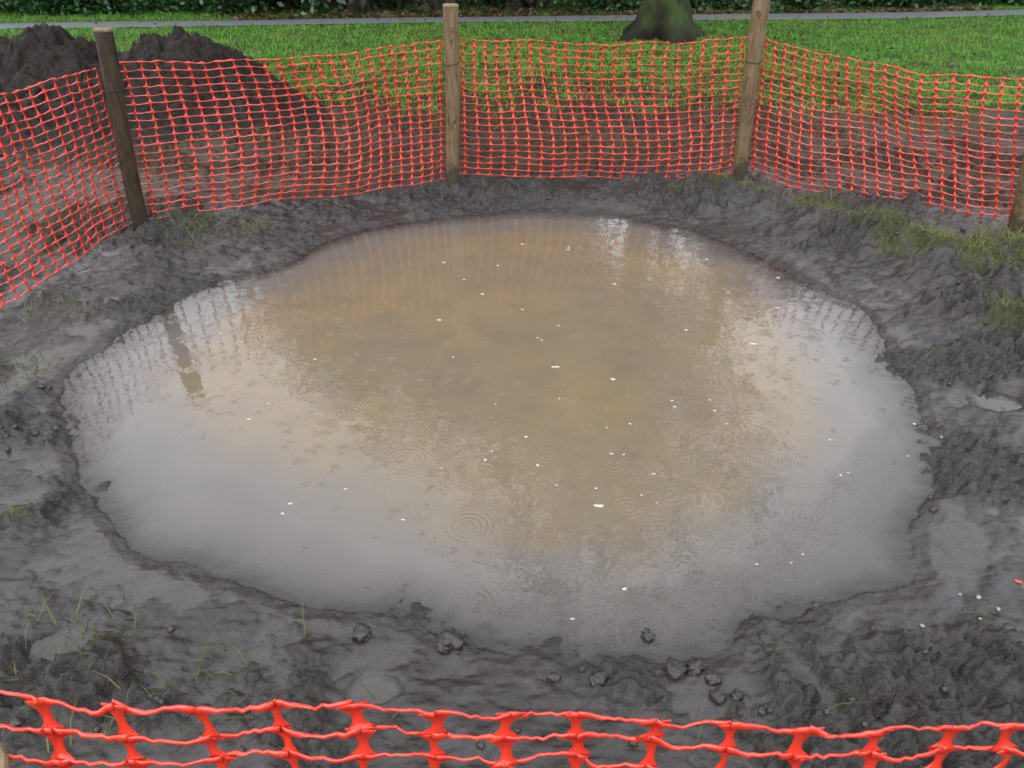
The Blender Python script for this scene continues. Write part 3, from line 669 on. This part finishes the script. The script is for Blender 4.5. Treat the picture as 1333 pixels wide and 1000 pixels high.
# ------------------------------------------------------------------ floating flecks
FLK = Mat("white_fleck"); FLK.set(Base_Color=FLK.mix(FLK.noise(60, 3, .5), (.26, .25, .22), (.42, .40, .365)), Roughness=.45)
def fleck(px, py, r, label=None, lobes=1, z=.0015, mat=None, name='white_fleck', group='white flecks on the puddle', stretch=1.5):
    c = gp(px, py, 0.0); rn = np.random.default_rng(int(px * 7 + py)); n = 14; r = r * .70; a = np.linspace(0, 2 * np.pi, n, endpoint=False)
    rad = r * (1 + .22 * np.sin(2 * a + rn.random() * 6) + .16 * np.sin(3 * a + rn.random() * 6) + .08 * rn.normal(size=n)); rot = rn.random() * .8 - .4
    if lobes == 2: rad = rad * (1 + .35 * np.cos(2 * a)) 
    X_ = rad * np.cos(a) * stretch; Y_ = rad * np.sin(a); Xr = X_ * math.cos(rot) - Y_ * math.sin(rot); Yr = X_ * math.sin(rot) + Y_ * math.cos(rot)
    hts = [(1.0, -.0012), (1.02, .0004), (.8, r * .22), (.4, r * .32)]
    V = np.concatenate([np.stack([Xr * k, Yr * k, np.full(n, hh)], 1) for k, hh in hts] + [np.array([[0, 0, r * .30]])])
    F = [(i * n + j, i * n + (j + 1) % n, (i + 1) * n + (j + 1) % n, (i + 1) * n + j) for i in range(3) for j in range(n)] + [(3 * n + j, 3 * n + (j + 1) % n, 4 * n) for j in range(n)]
    o = mesh_obj(name, V, F, mat or FLK.m, None, True); o.location = (c[0], c[1], z)
    tag(o, label or 'tiny white fleck, one of many alike floating on the brown puddle', 'fleck', group); return o
fleck(780, 659, .0125, 'largest white fleck, two lobed, floating on the near half of the puddle', 2)
fleck(980, 448, .0115, 'long white fleck floating alone in the right half of the puddle', 1, stretch=2.0)
fleck(798, 494, .0105, 'oval white fleck floating near the middle of the puddle, right of the curled one')
fleck(723, 478, .0105, 'curled white fleck floating near the middle of the puddle', 2)
fleck(813, 767, .0070, 'white fleck floating closest to the near shelf of the puddle')
fleck(324, 546, .0075, 'lone white fleck in the pale left part of the puddle below the post reflection')
fleck(1207, 548, .0080, 'white fleck at the right shore of the puddle')
for px, py, r in [(685,569,.0065),(700,606,.0065),(450,637,.0055),(378,656,.0065),(368,669,.006),(525,677,.0055),(745,806,.005),(628,383,.0095),(572,417,.009),
   (604,364,.006),(578,342,.009),(648,346,.007),(632,599,.0065),(640,588,.004),(796,591,.006),(812,592,.005),(820,552,.0055),(851,617,.0055),(776,636,.005),(724,632,.004),
   (740,325,.0085),(893,430,.008),(800,370,.008),(790,557,.004),(930,535,.006),(924,521,.005),(946,552,.004),(875,522,.006),(878,530,.006),(1080,573,.005),(1094,619,.005),
   (1104,616,.004),(985,735,.004),(1030,733,.0035),(1045,722,.0035),(727,424,.005),(590,465,.005),(680,403,.006),(700,440,.005),(705,443,.005),(1013,362,.008),(1012,401,.008),
   (920,338,.008),(948,381,.006),(602,278,.009),(680,318,.008),(740,322,.006),(728,519,.004),(575,610,.004),(645,526,.004),(835,645,.004),(855,655,.003),(410,468,.006),
   (287,434,.006),(270,421,.006),(350,526,.005),(1190,552,.006),(1217,556,.005),(1182,594,.004)]:
    fleck(px, py, r)

# ------------------------------------------------------------------ clods, stones, scraps
CL = Mat("mud_clod"); co = CL.coord(); q1 = CL.noise(60, 5, .65, co); CL.set(Base_Color=CL.mix(q1, (.010, .008, .007), (.030, .025, .021)), Roughness=.38, Normal=CL.bump(q1, .7, .008))
STN = Mat("pale_stone"); q1 = STN.noise(70, 4, .6); STN.set(Base_Color=STN.mix(q1, (.13, .125, .11), (.26, .25, .225)), Roughness=.4)
RED = Mat("red_scrap").set(Base_Color=(.40, .035, .022), Roughness=.35)
BRK = Mat("brick_scrap"); BRK.set(Base_Color=BRK.mix(BRK.noise(60, 4, .6), (.05, .026, .018), (.085, .044, .030)), Roughness=.5)
def lump_mesh(r, seed, sub=3, rough=.35, f=2.2):
    import bmesh
    bm = bmesh.new(); bmesh.ops.create_icosphere(bm, subdivisions=sub, radius=1)
    co_ = np.array([v.co[:] for v in bm.verts]); s_ = seed * 5.3
    d = 1 + rough * perlin(co_[:, 0] * f + s_, co_[:, 1] * f + co_[:, 2] * 1.7, seed) + rough * .6 * perlin(co_[:, 0] * f * 2.3 + co_[:, 2] * 2 + s_, co_[:, 1] * f * 2.3, seed + 9)
    co_ = co_ * d[:, None] * np.array(r); F = [tuple(v.index for v in f_.verts) for f_ in bm.faces]; bm.free(); return co_, F
def lump(name, px, py, r, mat, label, cat, group, seed, z=None, rough=.35):
    c = gp(px, py, .03); zz = max(land_h(c[0], c[1])[0], 0.0) if z is None else z
    V, F = lump_mesh(r, seed, 3, rough); o = mesh_obj(name, V, F, mat, None, True); o.location = (c[0], c[1], zz + r[2] * .35); o.rotation_euler = (0, 0, seed * 1.3); return tag(o, label, cat, group)
GC = 'clods of mud along the near shore'
CLODS = [(588,832,.028,'pointed mud clod on the near shore tip left of centre'),(578,838,.020,'smaller mud clod touching the pointed one on the near shore'),
 (845,820,.016,'lone mud clod standing in the shallow water near the bottom'),(905,864,.022,'mud clod right of the lone one at the water edge'),(880,868,.026,'biggest dark clod of the cluster at the near water edge'),
 (930,880,.018,'round mud clod at the right of the near cluster'),(780,880,.020,'mud clod left of the near cluster, beside a smooth slick'),(935,905,.017,'round mud clod just above the near netting right of centre'),
 (960,905,.014,'small round clod beside the one above the near netting'),(470,822,.024,'mud clod on the left of the near shore'),(722,876,.014,'small mud clod on the middle of the near bank')]
for i, (px, py, r, lab) in enumerate(CLODS): lump('mud_clod', px, py, (r * 1.15, r, r * .75), CL.m, lab, 'clod', GC, i + 2, rough=.55)
# loose crumbs nobody could count
cv, cf, off_ = [], [], 0
tmpl = [lump_mesh((1, .9, .7), 40 + k, 2, .55) for k in range(6)]
N = 9500; qx = -3.6 + 7.4 * rng.random(N); qy = .75 + 6.2 * rng.random(N) ** 1.25
qh, qr, qg, qs, qsd, _ = land(qx, qy)
cl_m = sstep(-.15, .3, fbm(qx, qy, 2.0, 3, 501)); kk = (rng.random(N) < cl_m * (.2 + .8 * qr)) & (qsd > .01)
for x, y, z in zip(qx[kk], qy[kk], qh[kk]):
    V, F = tmpl[random.randrange(6)]; r = .0025 + .013 * random.random() ** 3; a = random.random() * 6; c_, s_ = math.cos(a) * r, math.sin(a) * r
    cv.append(np.stack([V[:, 0] * c_ - V[:, 1] * s_ + x, V[:, 0] * s_ + V[:, 1] * c_ + y, V[:, 2] * r + z + r * .2], 1)); cf.append(np.array(F) + off_); off_ += len(V)
cr = mesh_obj('mud_crumbs', np.concatenate(cv), np.concatenate(cf), CL.m, smooth=True); tag(cr, 'loose crumbs of dark mud scattered over the churned bank', 'mud crumbs', kind='stuff')
GS = 'pale stones in the mud on the right'
for i, (px, py, r, lab) in enumerate([(1275,775,.010,'pale stone beside the red scrap in the mud at right'),(1202,811,.008,'small bright stone alone in the mud on the lower right'),
      (1275,808,.006,'dull pale stone below the one beside the red scrap'),(1228,562,.008,'pale stone on the mud at the right shore tip'),(1252,768,.006,'small pale stone left of the one beside the red scrap'),
      (1300,792,.008,'flat grey stone at the right edge below the red scrap')]):
    lump('pale_stone', px, py, (r * .85, r * .65, r * .4), STN.m, lab, 'stone', GS, 20 + i, rough=.25)
lump('red_scrap', 1326, 756, (.012, .006, .003), RED.m, 'bright red plastic scrap in the mud at the right edge', 'scrap', None, 31, rough=.3)
lump('brick_fragment', 1256, 470, (.030, .018, .004), BRK.m, 'dull orange brick fragment in the mud right of the puddle', 'brick', None, 33, rough=.2)
print('posts', [(np.round(p[0], 2).tolist(), np.round(p[1], 2).tolist()) for p in (P1, P2, P3, P4, P5)], 'ground verts', X.size, 'yf', yf, 'f0t', f0t)
